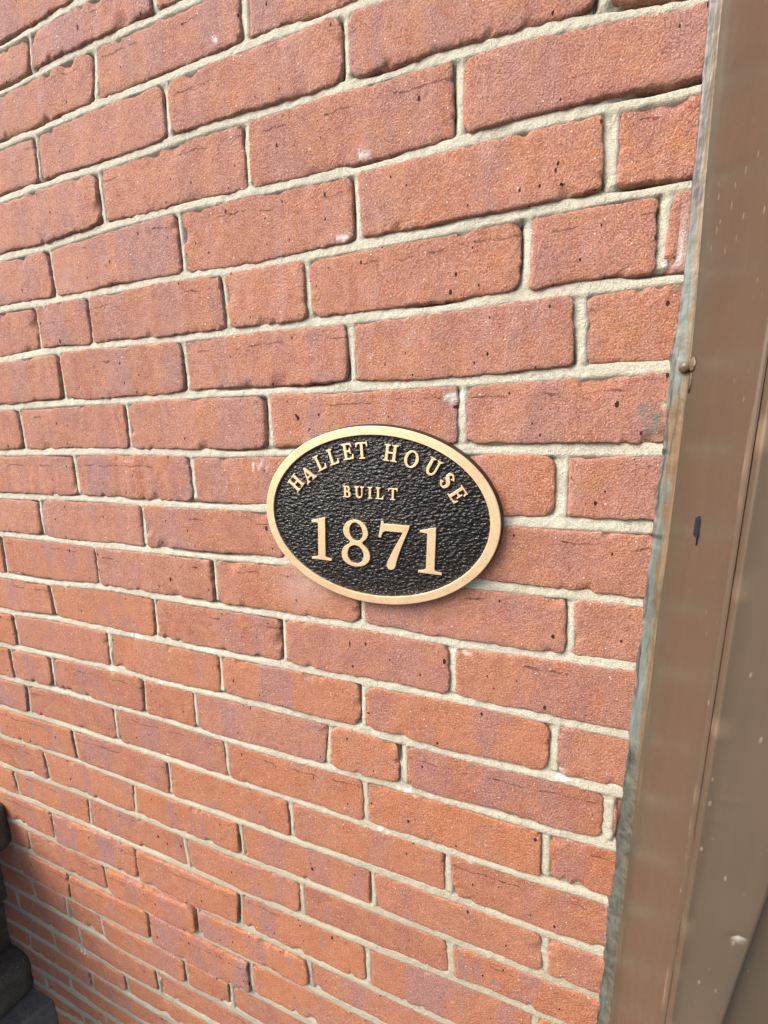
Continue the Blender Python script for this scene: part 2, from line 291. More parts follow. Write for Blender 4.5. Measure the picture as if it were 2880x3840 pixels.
TAB = json.loads(r'''{"bed":{"-5":[821.9,821.9,821.9,821.9,821.9,821.9,821.9,821.9,821.9,821.9,821.9,821.9,821.9,821.9,821.9,821.9,823.2,825.1,825.1,825.1,825.1,825.1,825.1,825.1,825.1,825.1,825.1,825.1,825.1,825.1,825.1],"-4":[751.9,751.9,751.9,751.9,751.9,751.9,751.9,751.9,751.9,751.9,751.9,751.9,751.9,751.9,751.9,751.9,753.2,755.1,755.1,755.1,755.1,755.1,755.1,755.1,755.1,755.1,755.1,755.1,755.1,755.1,755.1],"-3":[687.9,687.9,687.9,687.9,687.9,687.9,687.9,687.9,687.9,687.9,687.9,687.9,687.9,687.9,687.9,687.9,689.2,691.1,691.1,691.1,691.1,691.1,691.1,691.1,691.1,691.1,691.1,691.1,691.1,691.1,691.1],"-2":[617.9,617.9,617.9,617.9,617.9,617.9,617.9,617.9,617.9,617.9,617.9,617.9,617.9,617.9,617.9,617.9,619.2,621.1,621.1,621.1,621.1,621.1,621.1,621.1,621.1,621.1,621.1,621.1,621.1,621.1,621.1],"-1":[553.9,553.9,553.9,553.9,553.9,553.9,553.9,553.9,553.9,553.9,553.9,553.9,553.9,553.9,553.9,553.9,555.2,557.1,557.1,557.1,557.1,557.1,557.1,557.1,557.1,557.1,557.1,557.1,557.1,557.1,557.1],"0":[483.9,483.9,483.9,483.9,483.9,483.9,483.9,483.9,483.9,483.9,483.9,483.9,483.9,483.9,483.9,483.9,485.2,487.1,487.1,487.1,487.1,487.1,487.1,487.1,487.1,487.1,487.1,487.1,487.1,487.1,487.1],"1":[440.3,440.3,440.3,440.3,440.3,440.3,440.3,440.3,440.3,440.3,440.3,440.3,440.3,440.3,440.3,440.3,442.4,443.2,443.2,442.5,441.5,441.5,441.5,441.5,441.5,441.5,441.5,441.5,441.5,441.5,441.5],"2":[385.3,385.3,385.3,385.3,385.3,385.3,385.3,385.3,385.3,385.3,385.3,385.3,385.3,385.3,385.3,385.3,386.3,387.1,387.1,386.4,386.1,386.5,386.4,385.1,383.7,383.7,383.7,383.7,383.7,383.7,383.7],"3":[325.7,325.7,325.7,325.7,325.7,325.7,325.7,325.7,325.7,325.7,325.7,325.7,325.7,325.7,325.7,327.6,327.0,325.4,325.6,326.9,328.1,327.8,326.8,326.0,325.3,324.3,322.6,320.2,316.3,309.6,309.6],"4":[257.2,257.2,257.2,257.2,257.2,257.2,257.2,257.2,257.2,257.2,257.2,257.2,257.2,257.2,257.2,257.0,258.8,261.3,262.3,262.3,262.0,260.9,259.1,257.5,256.7,257.0,257.7,257.7,256.6,254.6,254.6],"5":[193.5,193.5,193.5,193.5,193.5,193.5,193.5,193.5,193.5,193.5,193.5,193.5,193.5,193.5,193.0,192.4,192.2,192.7,192.9,192.7,191.8,190.2,190.0,190.4,190.9,191.3,191.9,192.7,193.1,192.6,192.6],"6":[126.9,126.9,126.9,126.9,126.9,126.9,126.9,126.9,126.9,126.9,126.9,126.9,126.9,126.9,129.0,129.8,129.9,129.2,128.0,126.7,126.1,126.1,125.9,125.6,125.3,125.5,126.2,126.9,127.0,127.0,127.0],"7":[59.4,59.4,59.4,59.4,59.4,59.4,59.4,59.4,59.4,59.4,59.4,59.4,59.4,59.4,60.0,60.5,59.9,59.3,59.6,60.5,61.1,60.6,59.8,59.3,58.8,58.5,58.5,59.2,60.0,60.0,60.0],"8":[-8.5,-8.5,-8.5,-8.5,-8.5,-8.5,-8.5,-8.5,-8.5,-8.5,-8.5,-8.5,-8.5,-8.0,-7.6,-7.2,-6.8,-6.8,-7.6,-8.9,-9.3,-9.0,-7.9,-7.4,-7.0,-6.0,-5.7,-6.3,-6.9,-7.4,-7.4],"9":[-76.5,-76.5,-76.5,-76.5,-76.5,-76.5,-76.5,-76.5,-76.5,-76.5,-76.5,-76.5,-76.5,-75.6,-74.4,-73.6,-74.1,-75.1,-75.5,-75.3,-75.0,-74.9,-74.8,-75.0,-75.0,-75.7,-76.1,-74.8,-74.2,-74.4,-74.4],"10":[-140.2,-140.2,-140.2,-140.2,-140.2,-140.2,-140.2,-140.2,-140.2,-140.2,-140.2,-140.2,-140.2,-140.2,-141.0,-141.9,-142.1,-141.7,-141.5,-141.5,-141.1,-140.0,-138.5,-139.0,-140.7,-141.4,-142.3,-142.4,-142.4,-142.4,-142.4],"11":[-213.4,-213.4,-213.4,-213.4,-213.4,-213.4,-213.4,-213.4,-213.4,-213.4,-213.4,-213.4,-213.5,-213.1,-210.9,-208.4,-207.9,-208.7,-209.3,-209.5,-209.5,-209.7,-209.2,-208.3,-207.9,-209.2,-210.5,-209.8,-208.4,-208.2,-208.2],"12":[-279.7,-279.7,-279.7,-279.7,-279.7,-279.7,-279.7,-279.7,-279.7,-279.7,-279.7,-279.7,-276.8,-274.9,-275.3,-276.6,-277.2,-277.0,-277.1,-277.6,-277.9,-277.6,-277.3,-277.4,-277.3,-277.0,-277.0,-277.9,-278.7,-279.4,-279.4],"13":[-347.7,-347.7,-347.7,-347.7,-347.7,-347.7,-347.7,-347.7,-347.7,-347.7,-347.7,-345.9,-344.4,-343.2,-342.5,-342.0,-343.2,-344.6,-344.8,-344.4,-343.5,-343.4,-343.4,-343.6,-344.4,-345.3,-345.9,-346.2,-345.3,-344.8,-344.8],"14":[-414.2,-414.2,-414.2,-414.2,-414.2,-414.2,-414.2,-414.2,-414.2,-414.2,-414.2,-412.4,-410.0,-409.4,-409.6,-409.8,-408.7,-408.5,-409.5,-410.8,-412.2,-413.0,-412.7,-411.4,-410.4,-409.8,-409.7,-410.3,-410.5,-410.0,-410.0],"15":[-478.8,-478.8,-478.8,-478.8,-478.8,-478.8,-478.8,-478.8,-478.8,-478.8,-478.8,-477.1,-476.1,-475.8,-475.9,-476.4,-477.0,-477.5,-477.8,-478.0,-478.2,-478.4,-478.6,-478.7,-478.9,-479.0,-479.1,-479.0,-478.6,-477.8,-477.8],"16":[-546.6,-546.6,-546.6,-546.6,-546.6,-546.6,-546.6,-546.6,-546.6,-546.6,-544.5,-542.9,-542.0,-541.9,-542.6,-543.8,-545.1,-545.9,-546.3,-546.3,-546.0,-545.5,-545.0,-544.5,-544.5,-544.8,-545.4,-546.2,-547.0,-547.5,-547.5],"17":[-615.2,-615.2,-615.2,-615.2,-615.2,-615.2,-615.2,-615.2,-615.2,-615.2,-613.1,-611.5,-610.4,-609.8,-609.7,-609.9,-610.3,-610.7,-611.1,-611.3,-611.2,-610.8,-610.3,-609.8,-609.7,-609.8,-609.9,-609.9,-609.4,-608.1,-608.1],"18":[-677.7,-677.7,-677.7,-677.7,-677.7,-677.7,-677.7,-677.7,-677.7,-677.2,-676.7,-676.4,-676.2,-676.1,-676.2,-676.4,-676.4,-676.3,-676.3,-676.4,-676.6,-676.7,-676.3,-675.5,-674.0,-672.1,-669.9,-668.1,-667.5,-667.5,-667.5],"19":[-747.3,-747.3,-747.3,-747.3,-747.3,-747.3,-747.3,-747.3,-747.3,-747.3,-747.2,-747.5,-747.8,-748.0,-747.8,-747.4,-747.0,-746.6,-746.4,-746.3,-746.5,-746.9,-747.4,-747.7,-747.7,-747.7,-747.7,-747.7,-747.7,-747.7,-747.7],"20":[-809.1,-809.1,-809.1,-809.1,-809.1,-809.1,-809.1,-809.1,-809.1,-809.3,-809.7,-809.9,-809.9,-809.8,-809.5,-809.0,-808.5,-807.9,-807.3,-806.8,-806.3,-806.1,-806.1,-806.4,-806.4,-806.4,-806.4,-806.4,-806.4,-806.4,-806.4],"21":[-876.0,-876.0,-876.0,-876.0,-876.0,-876.0,-876.0,-876.0,-876.0,-876.9,-877.5,-878.0,-878.4,-878.8,-879.2,-879.5,-879.5,-879.2,-878.5,-877.2,-875.8,-875.8,-875.8,-875.8,-875.8,-875.8,-875.8,-875.8,-875.8,-875.8,-875.8],"22":[-935.9,-935.9,-935.9,-935.9,-935.9,-935.9,-935.9,-935.9,-935.4,-935.4,-936.0,-937.0,-938.1,-939.3,-940.2,-940.6,-940.4,-939.7,-938.5,-936.9,-936.9,-936.9,-936.9,-936.9,-936.9,-936.9,-936.9,-936.9,-936.9,-936.9,-936.9],"23":[-990.1,-990.1,-990.1,-990.1,-990.1,-990.1,-990.1,-990.1,-992.2,-994.4,-996.4,-998.0,-999.2,-1000.0,-1000.4,-1000.3,-999.8,-999.1,-999.1,-999.1,-999.1,-999.1,-999.1,-999.1,-999.1,-999.1,-999.1,-999.1,-999.1,-999.1,-999.1],"24":[-1043.3,-1043.3,-1043.3,-1043.3,-1043.3,-1043.3,-1043.3,-1043.3,-1044.4,-1045.5,-1046.7,-1048.2,-1049.7,-1051.5,-1053.4,-1055.5,-1055.5,-1055.5,-1055.5,-1055.5,-1055.5,-1055.5,-1055.5,-1055.5,-1055.5,-1055.5,-1055.5,-1055.5,-1055.5,-1055.5,-1055.5],"25":[-1091.8,-1091.8,-1091.8,-1091.8,-1091.8,-1091.8,-1091.8,-1091.8,-1094.8,-1097.6,-1100.1,-1102.1,-1103.7,-1104.8,-1105.6,-1105.6,-1105.6,-1105.6,-1105.6,-1105.6,-1105.6,-1105.6,-1105.6,-1105.6,-1105.6,-1105.6,-1105.6,-1105.6,-1105.6,-1105.6,-1105.6],"26":[-1145.6,-1145.6,-1145.6,-1145.6,-1145.6,-1145.6,-1145.6,-1145.6,-1145.6,-1145.6,-1147.3,-1149.5,-1152.1,-1152.1,-1152.1,-1152.1,-1152.1,-1152.1,-1152.1,-1152.1,-1152.1,-1152.1,-1152.1,-1152.1,-1152.1,-1152.1,-1152.1,-1152.1,-1152.1,-1152.1,-1152.1],"27":[-1193.0,-1193.0,-1193.0,-1193.0,-1193.0,-1193.0,-1193.0,-1193.0,-1193.0,-1193.0,-1195.9,-1195.9,-1195.9,-1195.9,-1195.9,-1195.9,-1195.9,-1195.9,-1195.9,-1195.9,-1195.9,-1195.9,-1195.9,-1195.9,-1195.9,-1195.9,-1195.9,-1195.9,-1195.9,-1195.9,-1195.9],"28":[-1237.8,-1237.8,-1237.8,-1237.8,-1237.8,-1237.8,-1237.8,-1237.8,-1237.8,-1237.8,-1233.5,-1233.5,-1233.5,-1233.5,-1233.5,-1233.5,-1233.5,-1233.5,-1233.5,-1233.5,-1233.5,-1233.5,-1233.5,-1233.5,-1233.5,-1233.5,-1233.5,-1233.5,-1233.5,-1233.5,-1233.5],"29":[-1304.8,-1304.8,-1304.8,-1304.8,-1304.8,-1304.8,-1304.8,-1304.8,-1304.8,-1304.8,-1300.5,-1300.5,-1300.5,-1300.5,-1300.5,-1300.5,-1300.5,-1300.5,-1300.5,-1300.5,-1300.5,-1300.5,-1300.5,-1300.5,-1300.5,-1300.5,-1300.5,-1300.5,-1300.5,-1300.5,-1300.5],"30":[-1371.8,-1371.8,-1371.8,-1371.8,-1371.8,-1371.8,-1371.8,-1371.8,-1371.8,-1371.8,-1367.5,-1367.5,-1367.5,-1367.5,-1367.5,-1367.5,-1367.5,-1367.5,-1367.5,-1367.5,-1367.5,-1367.5,-1367.5,-1367.5,-1367.5,-1367.5,-1367.5,-1367.5,-1367.5,-1367.5,-1367.5],"31":[-1438.8,-1438.8,-1438.8,-1438.8,-1438.8,-1438.8,-1438.8,-1438.8,-1438.8,-1438.8,-1434.5,-1434.5,-1434.5,-1434.5,-1434.5,-1434.5,-1434.5,-1434.5,-1434.5,-1434.5,-1434.5,-1434.5,-1434.5,-1434.5,-1434.5,-1434.5,-1434.5,-1434.5,-1434.5,-1434.5,-1434.5]},"head":{"-5":[[-1345.5,-1345.5],[-1130.5,-1130.5],[-915.5,-915.5],[-700.5,-700.5],[-485.5,-484.5],[-273.5,-276.5],[-59.4,-59.5]],"-4":[[-1451.2,-1451.2],[-1236.2,-1236.2],[-1021.2,-1021.2],[-806.2,-806.2],[-591.2,-587.0],[-374.7,-370.3],[-159.6,-154.7],[56.1,61.3]],"-3":[[-1479.8,-1479.8],[-1265.8,-1265.8],[-1161.8,-1161.8],[-947.8,-947.8],[-843.8,-843.8],[-629.8,-633.1],[-527.6,-530.9],[-317.4,-314.7],[-211.4,-211.3],[1.9,0.7],[101.5,101.4]],"-2":[[-1460.9,-1460.9],[-1245.9,-1245.9],[-1030.9,-1030.9],[-815.9,-815.9],[-600.9,-599.0],[-384.3,-380.8],[-167.2,-164.8],[43.0,49.3]],"-1":[[-1345.1,-1345.1],[-1130.1,-1130.1],[-915.1,-915.1],[-700.1,-699.2],[-483.8,-486.6],[-267.6,-268.2],[-50.0,-50.7]],"0":[[-1429.1,-1429.1],[-1214.1,-1214.1],[-999.1,-999.1],[-784.1,-784.1],[-569.1,-575.5],[-379.4,-377.6],[-160.0,-160.0],[55.0,55.0]],"1":[[-1543.1,-1543.1],[-1328.1,-1328.1],[-1113.1,-1113.1],[-898.1,-898.1],[-683.1,-683.1],[-468.1,-475.4],[-269.7,-269.6],[-54.7,-54.7]],"2":[[-1444.9,-1444.9],[-1229.9,-1229.9],[-1014.9,-1014.9],[-799.9,-799.9],[-584.9,-587.5],[-374.2,-374.6],[-164.6,-163.6],[45.5,46.3]],"3":[[-1347.5,-1347.5],[-1132.5,-1132.5],[-917.5,-917.5],[-702.5,-702.5],[-487.5,-484.5],[-275.5,-276.5],[-61.4,-59.5]],"4":[[-1449.2,-1449.2],[-1234.2,-1234.2],[-1019.2,-1019.2],[-804.2,-804.2],[-589.2,-587.0],[-372.7,-370.3],[-157.6,-154.7],[58.1,61.3]],"5":[[-1481.8,-1481.8],[-1267.8,-1267.8],[-1163.8,-1163.8],[-949.8,-949.8],[-845.8,-845.8],[-631.8,-633.1],[-529.6,-530.9],[-319.4,-314.7],[-213.4,-211.3],[-0.1,0.7],[99.5,101.4]],"6":[[-1458.9,-1458.9],[-1243.9,-1243.9],[-1028.9,-1028.9],[-813.9,-813.9],[-598.9,-599.0],[-382.3,-380.8],[-165.2,-164.8],[45.0,49.3]],"7":[[-1347.1,-1347.1],[-1132.1,-1132.1],[-917.1,-917.1],[-702.1,-699.2],[-485.8,-486.6],[-269.6,-268.2],[-52.0,-50.7]],"8":[[-1459.5,-1459.5],[-1244.5,-1244.5],[-1029.5,-1029.5],[-814.5,-814.5],[-599.5,-598.5],[-386.7,-385.4],[-175.0,-176.0],[40.4,42.7]],"9":[[-1335.8,-1335.8],[-1120.8,-1120.8],[-905.8,-905.8],[-690.8,-690.7],[-479.3,-480.1],[-254.0,-255.0],[-42.0,-43.0]],"10":[[-1443.2,-1443.2],[-1228.2,-1228.2],[-1013.2,-1013.2],[-798.2,-800.5],[-582.1,-581.6],[-365.7,-366.5],[-160.0,-158.5],[55.7,58.5]],"11":[[-1343.5,-1343.5],[-1128.5,-1128.5],[-913.5,-913.5],[-698.5,-694.6],[-477.9,-479.5],[-265.6,-266.7],[-54.6,-53.5]],"12":[[-1450.3,-1450.3],[-1235.3,-1235.3],[-1020.3,-1020.3],[-805.3,-805.3],[-580.2,-583.3],[-370.5,-370.4],[-160.2,-161.3],[50.6,51.7]],"13":[[-1366.6,-1366.6],[-1152.6,-1152.6],[-1048.6,-1048.6],[-834.6,-832.0],[-723.4,-728.7],[-518.2,-521.0],[-421.3,-422.2],[-206.2,-210.4],[-109.5,-108.9],[105.4,107.1]],"14":[[-1448.9,-1448.9],[-1233.9,-1233.9],[-1018.9,-1018.9],[-803.9,-808.5],[-590.7,-593.1],[-373.3,-372.8],[-160.6,-158.5],[49.2,52.6]],"15":[[-1344.9,-1344.9],[-1129.9,-1129.9],[-914.9,-914.9],[-699.9,-698.2],[-487.9,-488.6],[-271.2,-270.4],[-55.6,-51.6]],"16":[[-1437.1,-1437.1],[-1222.1,-1222.1],[-1007.1,-1007.1],[-792.1,-786.8],[-569.5,-572.9],[-360.2,-359.2],[-153.1,-149.4],[57.1,60.3]],"17":[[-1540.4,-1540.4],[-1325.4,-1325.4],[-1110.4,-1110.4],[-895.4,-889.7],[-688.6,-692.2],[-473.5,-469.6],[-260.3,-259.2],[-49.0,-46.1]],"18":[[-1444.0,-1444.0],[-1229.0,-1229.0],[-1014.0,-1014.0],[-799.0,-802.7],[-585.7,-586.4],[-369.6,-373.6],[-161.1,-159.7],[53.9,53.9]],"19":[[-1531.9,-1531.9],[-1316.9,-1316.9],[-1101.9,-1101.9],[-886.9,-887.0],[-675.8,-670.4],[-463.1,-463.9],[-255.3,-252.3],[-40.3,-40.3]],"20":[[-1426.6,-1426.6],[-1211.6,-1211.6],[-996.6,-996.6],[-781.6,-784.8],[-576.1,-578.1],[-361.9,-362.9],[-146.9,-146.9],[68.1,68.1]],"21":[[-1440.6,-1440.6],[-1226.6,-1226.6],[-1122.6,-1122.6],[-908.6,-908.9],[-805.8,-808.7],[-709.9,-706.6],[-504.1,-502.7],[-407.6,-407.0],[-193.6,-193.6],[-89.6,-89.6]],"22":[[-1407.1,-1407.1],[-1192.1,-1192.1],[-977.1,-975.8],[-783.5,-779.7],[-578.9,-575.3],[-363.9,-363.9],[-148.9,-148.9],[66.1,66.1]],"23":[[-1520.2,-1520.2],[-1305.2,-1305.2],[-1090.2,-1090.2],[-875.2,-867.2],[-665.7,-662.3],[-450.7,-450.7],[-235.7,-235.7],[-20.7,-20.7]],"24":[[-1388.9,-1388.9],[-1173.9,-1173.9],[-958.9,-963.7],[-769.4,-770.5],[-554.4,-554.4],[-339.4,-339.4],[-124.4,-124.4],[90.6,90.6]],"25":[[-1491.9,-1491.9],[-1276.9,-1276.9],[-1061.9,-1061.9],[-846.9,-844.9],[-631.9,-631.9],[-416.9,-416.9],[-201.9,-201.9],[13.1,13.1]],"26":[[-1364.1,-1364.1],[-1149.1,-1149.1],[-934.1,-936.9],[-750.4,-748.5],[-535.4,-535.4],[-320.4,-320.4],[-105.4,-105.4],[109.6,109.6]],"27":[[-1473.4,-1473.4],[-1258.4,-1258.4],[-1043.4,-1043.4],[-828.4,-824.8],[-613.4,-613.4],[-398.4,-398.4],[-183.4,-183.4],[31.6,31.6]],"28":[[-1428.6,-1428.6],[-1213.6,-1213.6],[-998.6,-998.6],[-783.6,-784.8],[-578.1,-578.1],[-363.9,-362.9],[-148.9,-148.9],[66.1,66.1]],"29":[[-1438.6,-1438.6],[-1224.6,-1224.6],[-1120.6,-1120.6],[-906.6,-908.9],[-803.8,-808.7],[-707.9,-706.6],[-502.1,-502.7],[-405.6,-407.0],[-191.6,-191.6],[-87.6,-87.6]],"30":[[-1409.1,-1409.1],[-1194.1,-1194.1],[-979.1,-975.8],[-785.5,-779.7],[-580.9,-575.3],[-365.9,-365.9],[-150.9,-150.9],[64.1,64.1]]}}''')
GX = np.arange(-1350, 151, 50.)
BED = {int(k): np.array(v) for k, v in TAB['bed'].items()}
HEAD = {int(k): v for k, v in TAB['head'].items()}
KS = sorted(HEAD)
def bedz(k, x): return np.interp(x, GX, BED[k])
XR = 124.0          # bricks run up to the sealant
SPOTS = [('eff',-45,-220,8),('eff',6,-221,7),('eff',-104,-412,14),('eff',-140,-479,12),('eff',-584,-344,12),('eff',-520,-278,14),('eff',-389,-279,10),('eff',59,-335,7),('eff',65,-344,10),('eff',56,-421,6),('eff',-60,44,12),('eff',-283,-23,14),('eff',-483,-346,8),('eff',113,-485,8),('eff',-777,-1001,20),('eff',21,-209,8),('eff',-305,399,3),('eff',-171,200,8),('eff',-143,264,12),('eff',111,136,8),('eff',-609,83,5),('eff',-395,-229,1),('plaque_glow',-232,-163,30),('smg',103,27,9),('smg',108,14,9),('smg',116,32,7),('smg',120,10,7),('smg',115,119,5),('cream',113,29,5),('cream',118,3,5),('cream',120,38,4),('smg',-32,-353,4),('smg',-31,-372,3),('smg',6,-649,8),('pit',-351,-244,3),('pit',26,208,8),('pit',-213,310,3),('pit',-461,356,3),('pit',-217,18,6),('pit',-229,28,4),('pit',-367,22,3.5),('pit',15,301,3),('pit',-174,-231,2.5),('pit',-153,-318,3),('pit',-91,-437,2.5),('pit',-56,34,5),('pit',-297,367,3)]
def spot_attrs(X, Z, kinds, seed=0):
    out = {}
    for kd in kinds:
        a = np.zeros_like(X)
        for n_, sx, sz, r in SPOTS:
            if n_ != kd: continue
            d = np.hypot(X - sx, (Z - sz) * 1.15)
            nz = fbm(X, Z, r * .9 + 1.5, 7 + seed, 3)
            if kd == 'plaque_glow': v = np.clip(1.1 - d / r / 1.6 + nz * .25, 0, 1)
            elif kd == 'pit': v = np.clip((1.15 - d / (r * .55) + nz * .7) * 1.2, 0, 1)
            elif kd == 'eff':
                d = np.hypot((X - sx) * .75, (Z - sz) * 1.7); nz = fbm(X, Z, 5, 7 + seed, 3); v = np.clip((.55 - d / r + nz * 1.1) * 1.3, 0, .8)
            else: v = np.clip((.9 - d / r + fbm(X, Z, 5, 17 + seed, 3) * 1.5) * 1.2, 0, .85)
            a = np.maximum(a, v)
        out[kd] = a
    return out

wall = empty('brick_wall', 'old red brick wall with pale sandy mortar joints behind the oval plaque', 'wall', (-600, 0, -LIFT))
rnd = random.Random(5)
HJ_, BJ_ = 4.2, 4.6
def hj(x): return 3.6 + .7 * np.clip((x + 350) / 350, 0, 1)
def bjz(z): return 1.1 * np.clip((-z - 650) / 450, 0, 1)
def bj(x): return 4.1 + .8 * np.clip((x + 350) / 350, 0, 1)
PROUD = {(18, -1): 0}
def proud_of(k, x):   # bricks seen standing clear of their neighbours in the lower left
    T = {(18, -468): 8, (18, -680): 4, (19, -557): 9, (19, -770): 3, (19, -345): 5, (20, -457): 8, (20, -670): 6, (20, -870): 5, (17, -353): 2,
         (21, -600): 5, (21, -455): 3, (22, -668): 3, (23, -760): 3, (24, -860): 3}
    best = min(T, key=lambda q: 9999 if q[0] != k else abs(q[1] - x))
    return T[best] if best[0] == k and abs(best[1] - x) < 45 else 0
DARKB = {(5, -565): 1, (13, -770): .9, (-3, 0): .4, (6, -110): .8, (7, -150): .7, (8, -480): 1, (8, -690): .7, (8, -280): .6, (4, -465): .9, (2, -50): .8, (1, -350): .7, (13, -318): .7, (12, -100): .5, (9, -590): .6, (8, -70): .9, (8, 75): .5, (10, 0): .6, (6, 0): .5, (17, -137): .8, (18, -250): .9, (18, 0): .8, (12, -250): .7, (10, 90): .5, (1, -120): .9}
def lookup(T, k, x, dflt):
    c = [(abs(q[1] - x), T[q]) for q in T if q[0] == k]
    if c:
        d, v = min(c)
        if d < 60: return v
    return dflt

def brick_mesh(k, L, Rr, seed):
    HJ_ = hj(L[0]); BJ_ = bj(L[0]) + bjz(bedz(k, L[0]))
    xa = (L[0] + L[1]) / 2 + HJ_; xb = (Rr[0] + Rr[1]) / 2 - (HJ_ if Rr[0] < XR - 1 else 0)
    xc = (xa + xb) / 2
    zt = bedz(k, xc) - BJ_; zb = bedz(k + 1, xc) + BJ_
    a, b = (xb - xa) / 2, (zt - zb) / 2
    vis = zt < 560 and zb > -1330
    st = 1.9 if vis else 7.0
    nx = max(4, int(2 * a / st)); nz = max(4, int(2 * b / st)); nc = 9 if vis else 3
    rr = random.Random(seed); r0 = min(rr.choice([4, 6, 8, 11, 14]) * rr.uniform(.8, 1.15), a * .4)
    insets = [(0, 18., .4), (0, 3.6, 0.), (.25, 1.1, 0), (.9, .38, 0), (2.0, .08, 0), (5., 0, 0), (9.5, 0, 0), (14, 0, 0), (19, 0, 0)]
    lim = min(a, b); insets = insets[:2] + [q for q in insets[2:] if q[0] < lim - 5] + [(lim - 3. if lim > 5 else lim * .5, 0, 0)]
    V = []; NRM = []; INS = []; Y = []; ROW = []
    for ins, yy, outw in insets:
        A, B = a - ins, b - ins; r = max(r0 - ins, .35 * 1.0); r = min(r, A * .9, B * .9)
        P = []; Nn = []
        def seg(p0, p1, n, nn):
            for i in range(n):
                t = i / (n - 1); P.append((p0[0] * (1 - t) + p1[0] * t, p0[1] * (1 - t) + p1[1] * t)); Nn.append(nn)
        def arc(cx, cz, a0):
            for i in range(1, nc):
                t = a0 + math.pi / 2 * i / nc; P.append((cx + r * math.cos(t), cz + r * math.sin(t))); Nn.append((math.cos(t), math.sin(t)))
        seg((-A + r, -B), (A - r, -B), nx, (0, -1)); arc(A - r, -B + r, -math.pi / 2)
        seg((A, -B + r), (A, B - r), nz, (1, 0)); arc(A - r, B - r, 0)
        seg((A - r, B), (-A + r, B), nx, (0, 1)); arc(-A + r, B - r, math.pi / 2)
        seg((-A, B - r), (-A, -B + r), nz, (-1, 0)); arc(-A + r, -B + r, math.pi)
        V.append(P); NRM.append(Nn); INS.append([ins - outw] * len(P)); Y.append([yy] * len(P))
    n = len(V[0]); nr = len(V)
    V = np.array(V).reshape(-1, 2); NRM = np.array(NRM).reshape(-1, 2); INS = np.array(INS).ravel(); Y = np.array(Y).ravel()
    tz = (V[:, 1] + b) / (2 * b); tx = (V[:, 0] + a) / (2 * a)
    # map to the real joints
    xl = L[1] * (1 - tz) + L[0] * tz + HJ_; xr_ = (Rr[1] * (1 - tz) + Rr[0] * tz) - (HJ_ if Rr[0] < XR - 1 else 0)
    X = xl * (1 - tx) + xr_ * tx
    Z = (bedz(k + 1, X) + BJ_) * (1 - tz) + (bedz(k, X) - BJ_) * tz
    fade = np.exp(-INS / 6.)
    sx, sz = X, Z + seed * 3.7
    n1 = fbm(sx, sz, 60, 11, 1) * 2.1 + fbm(sx, sz, 17, 12, 2) * 1.1 + fbm(sx, sz, 6, 13, 3) * 1.5
    top = np.where(NRM[:, 1] > .5, 1.0, 0)
    X = X + NRM[:, 0] * n1 * fade; Z = Z + NRM[:, 1] * (n1 + .0 * top) * fade
    # surface relief and tilt
    lowf = np.clip((-zt - 500) / 600, 0, 1); pr = proud_of(k, xc) * .55 + rr.uniform(-.6, 1.4) * (1 - .6 * lowf)
    t1, t2 = rr.uniform(-1, 1) * 1.1, rr.uniform(-1, 1) * .9
    front = np.clip(1 - Y / 12., 0, 1)
    Yv = Y - (pr + t1 * (tx - .5) + t2 * (tz - .5)) - front * (fbm(sx, sz, 48, 21, 2) * .8 + fbm(sx, sz, 12, 22, 3) * .45)
    # worn arrises: irregular rounding plus chips
    wearn = np.clip(fbm(sx, sz, 30, 31, 3) * 1.6, 0, 1)
    Yv += front * wearn * 1.9 * np.exp(-INS / 1.6) + front * np.clip(fbm(sx, sz, 7, 35, 3) * 2 - .3, 0, 1) * 1.4 * np.exp(-INS / 1.5)
    for _ in range(rr.choice([1, 2, 3, 5, 7])):
        j = rr.randrange(n); cx, cz = X[n + j], Z[n + j]; rad = rr.choice([4, 5, 6, 8, 12]) * rr.uniform(.7, 1.2)
        d = np.hypot(X - cx, Z - cz) + fbm(sx, sz, 4, 44, 2) * 1.2
        f = np.clip(1 - (d / rad) ** 2, 0, 1); Yv += np.where(Y < 10, f * rr.uniform(1.2, 4.0), 0)
    F = []
    for i in range(nr - 1):
        for j in range(n):
            j2 = (j + 1) % n; F.append((i * n + j, i * n + j2, (i + 1) * n + j2, (i + 1) * n + j))
    base = (nr - 1) * n; s_top = nx + (nc - 1) + nz + (nc - 1)
    for i in range(nx - 1):
        F.append((base + i, base + i + 1, base + s_top + nx - 2 - i, base + s_top + nx - 1 - i))
    F.append(tuple(base + q for q in range(nx - 1, s_top + 1)))
    F.append(tuple([base] + [base + q for q in range(n - 1, s_top + nx - 2, -1)])[::-1])
    VV = np.stack([X, Yv, Z], 1)
    at = dict(seed=np.full(len(X), seed * 61.7 % 4000), edge=INS, dtop=bedz(k, X) - BJ_ - Z,
              tone=np.full(len(X), np.clip(.5 + (zt + 300) / 900. + rr.uniform(-.6, .6), 0, 1)),
              dark=np.full(len(X), lookup(DARKB, k, xc, rr.choice([0, .1, .3, .5, .8]))),
              bloom=np.full(len(X), np.clip((.55 + (zt + 150) / 600. + rr.uniform(-.25, .25)), .05, .8)))
    at.update(spot_attrs(X, Z, ('eff', 'plaque_glow', 'smg', 'cream', 'pit')))
    return VV, F, at
seed = 1
for k in KS:
    xs = [[-1334, -1334]] + [v for v in HEAD[k] if v[0] > -1290] + [[XR, XR]]
    for L, Rr in zip(xs[:-1], xs[1:]):
        if Rr[0] - L[0] < 8: continue
        VV, F, at = brick_mesh(k, L, Rr, seed); seed += 1
        mesh_obj('brick', VV, F, M_BRICK, wall, at)

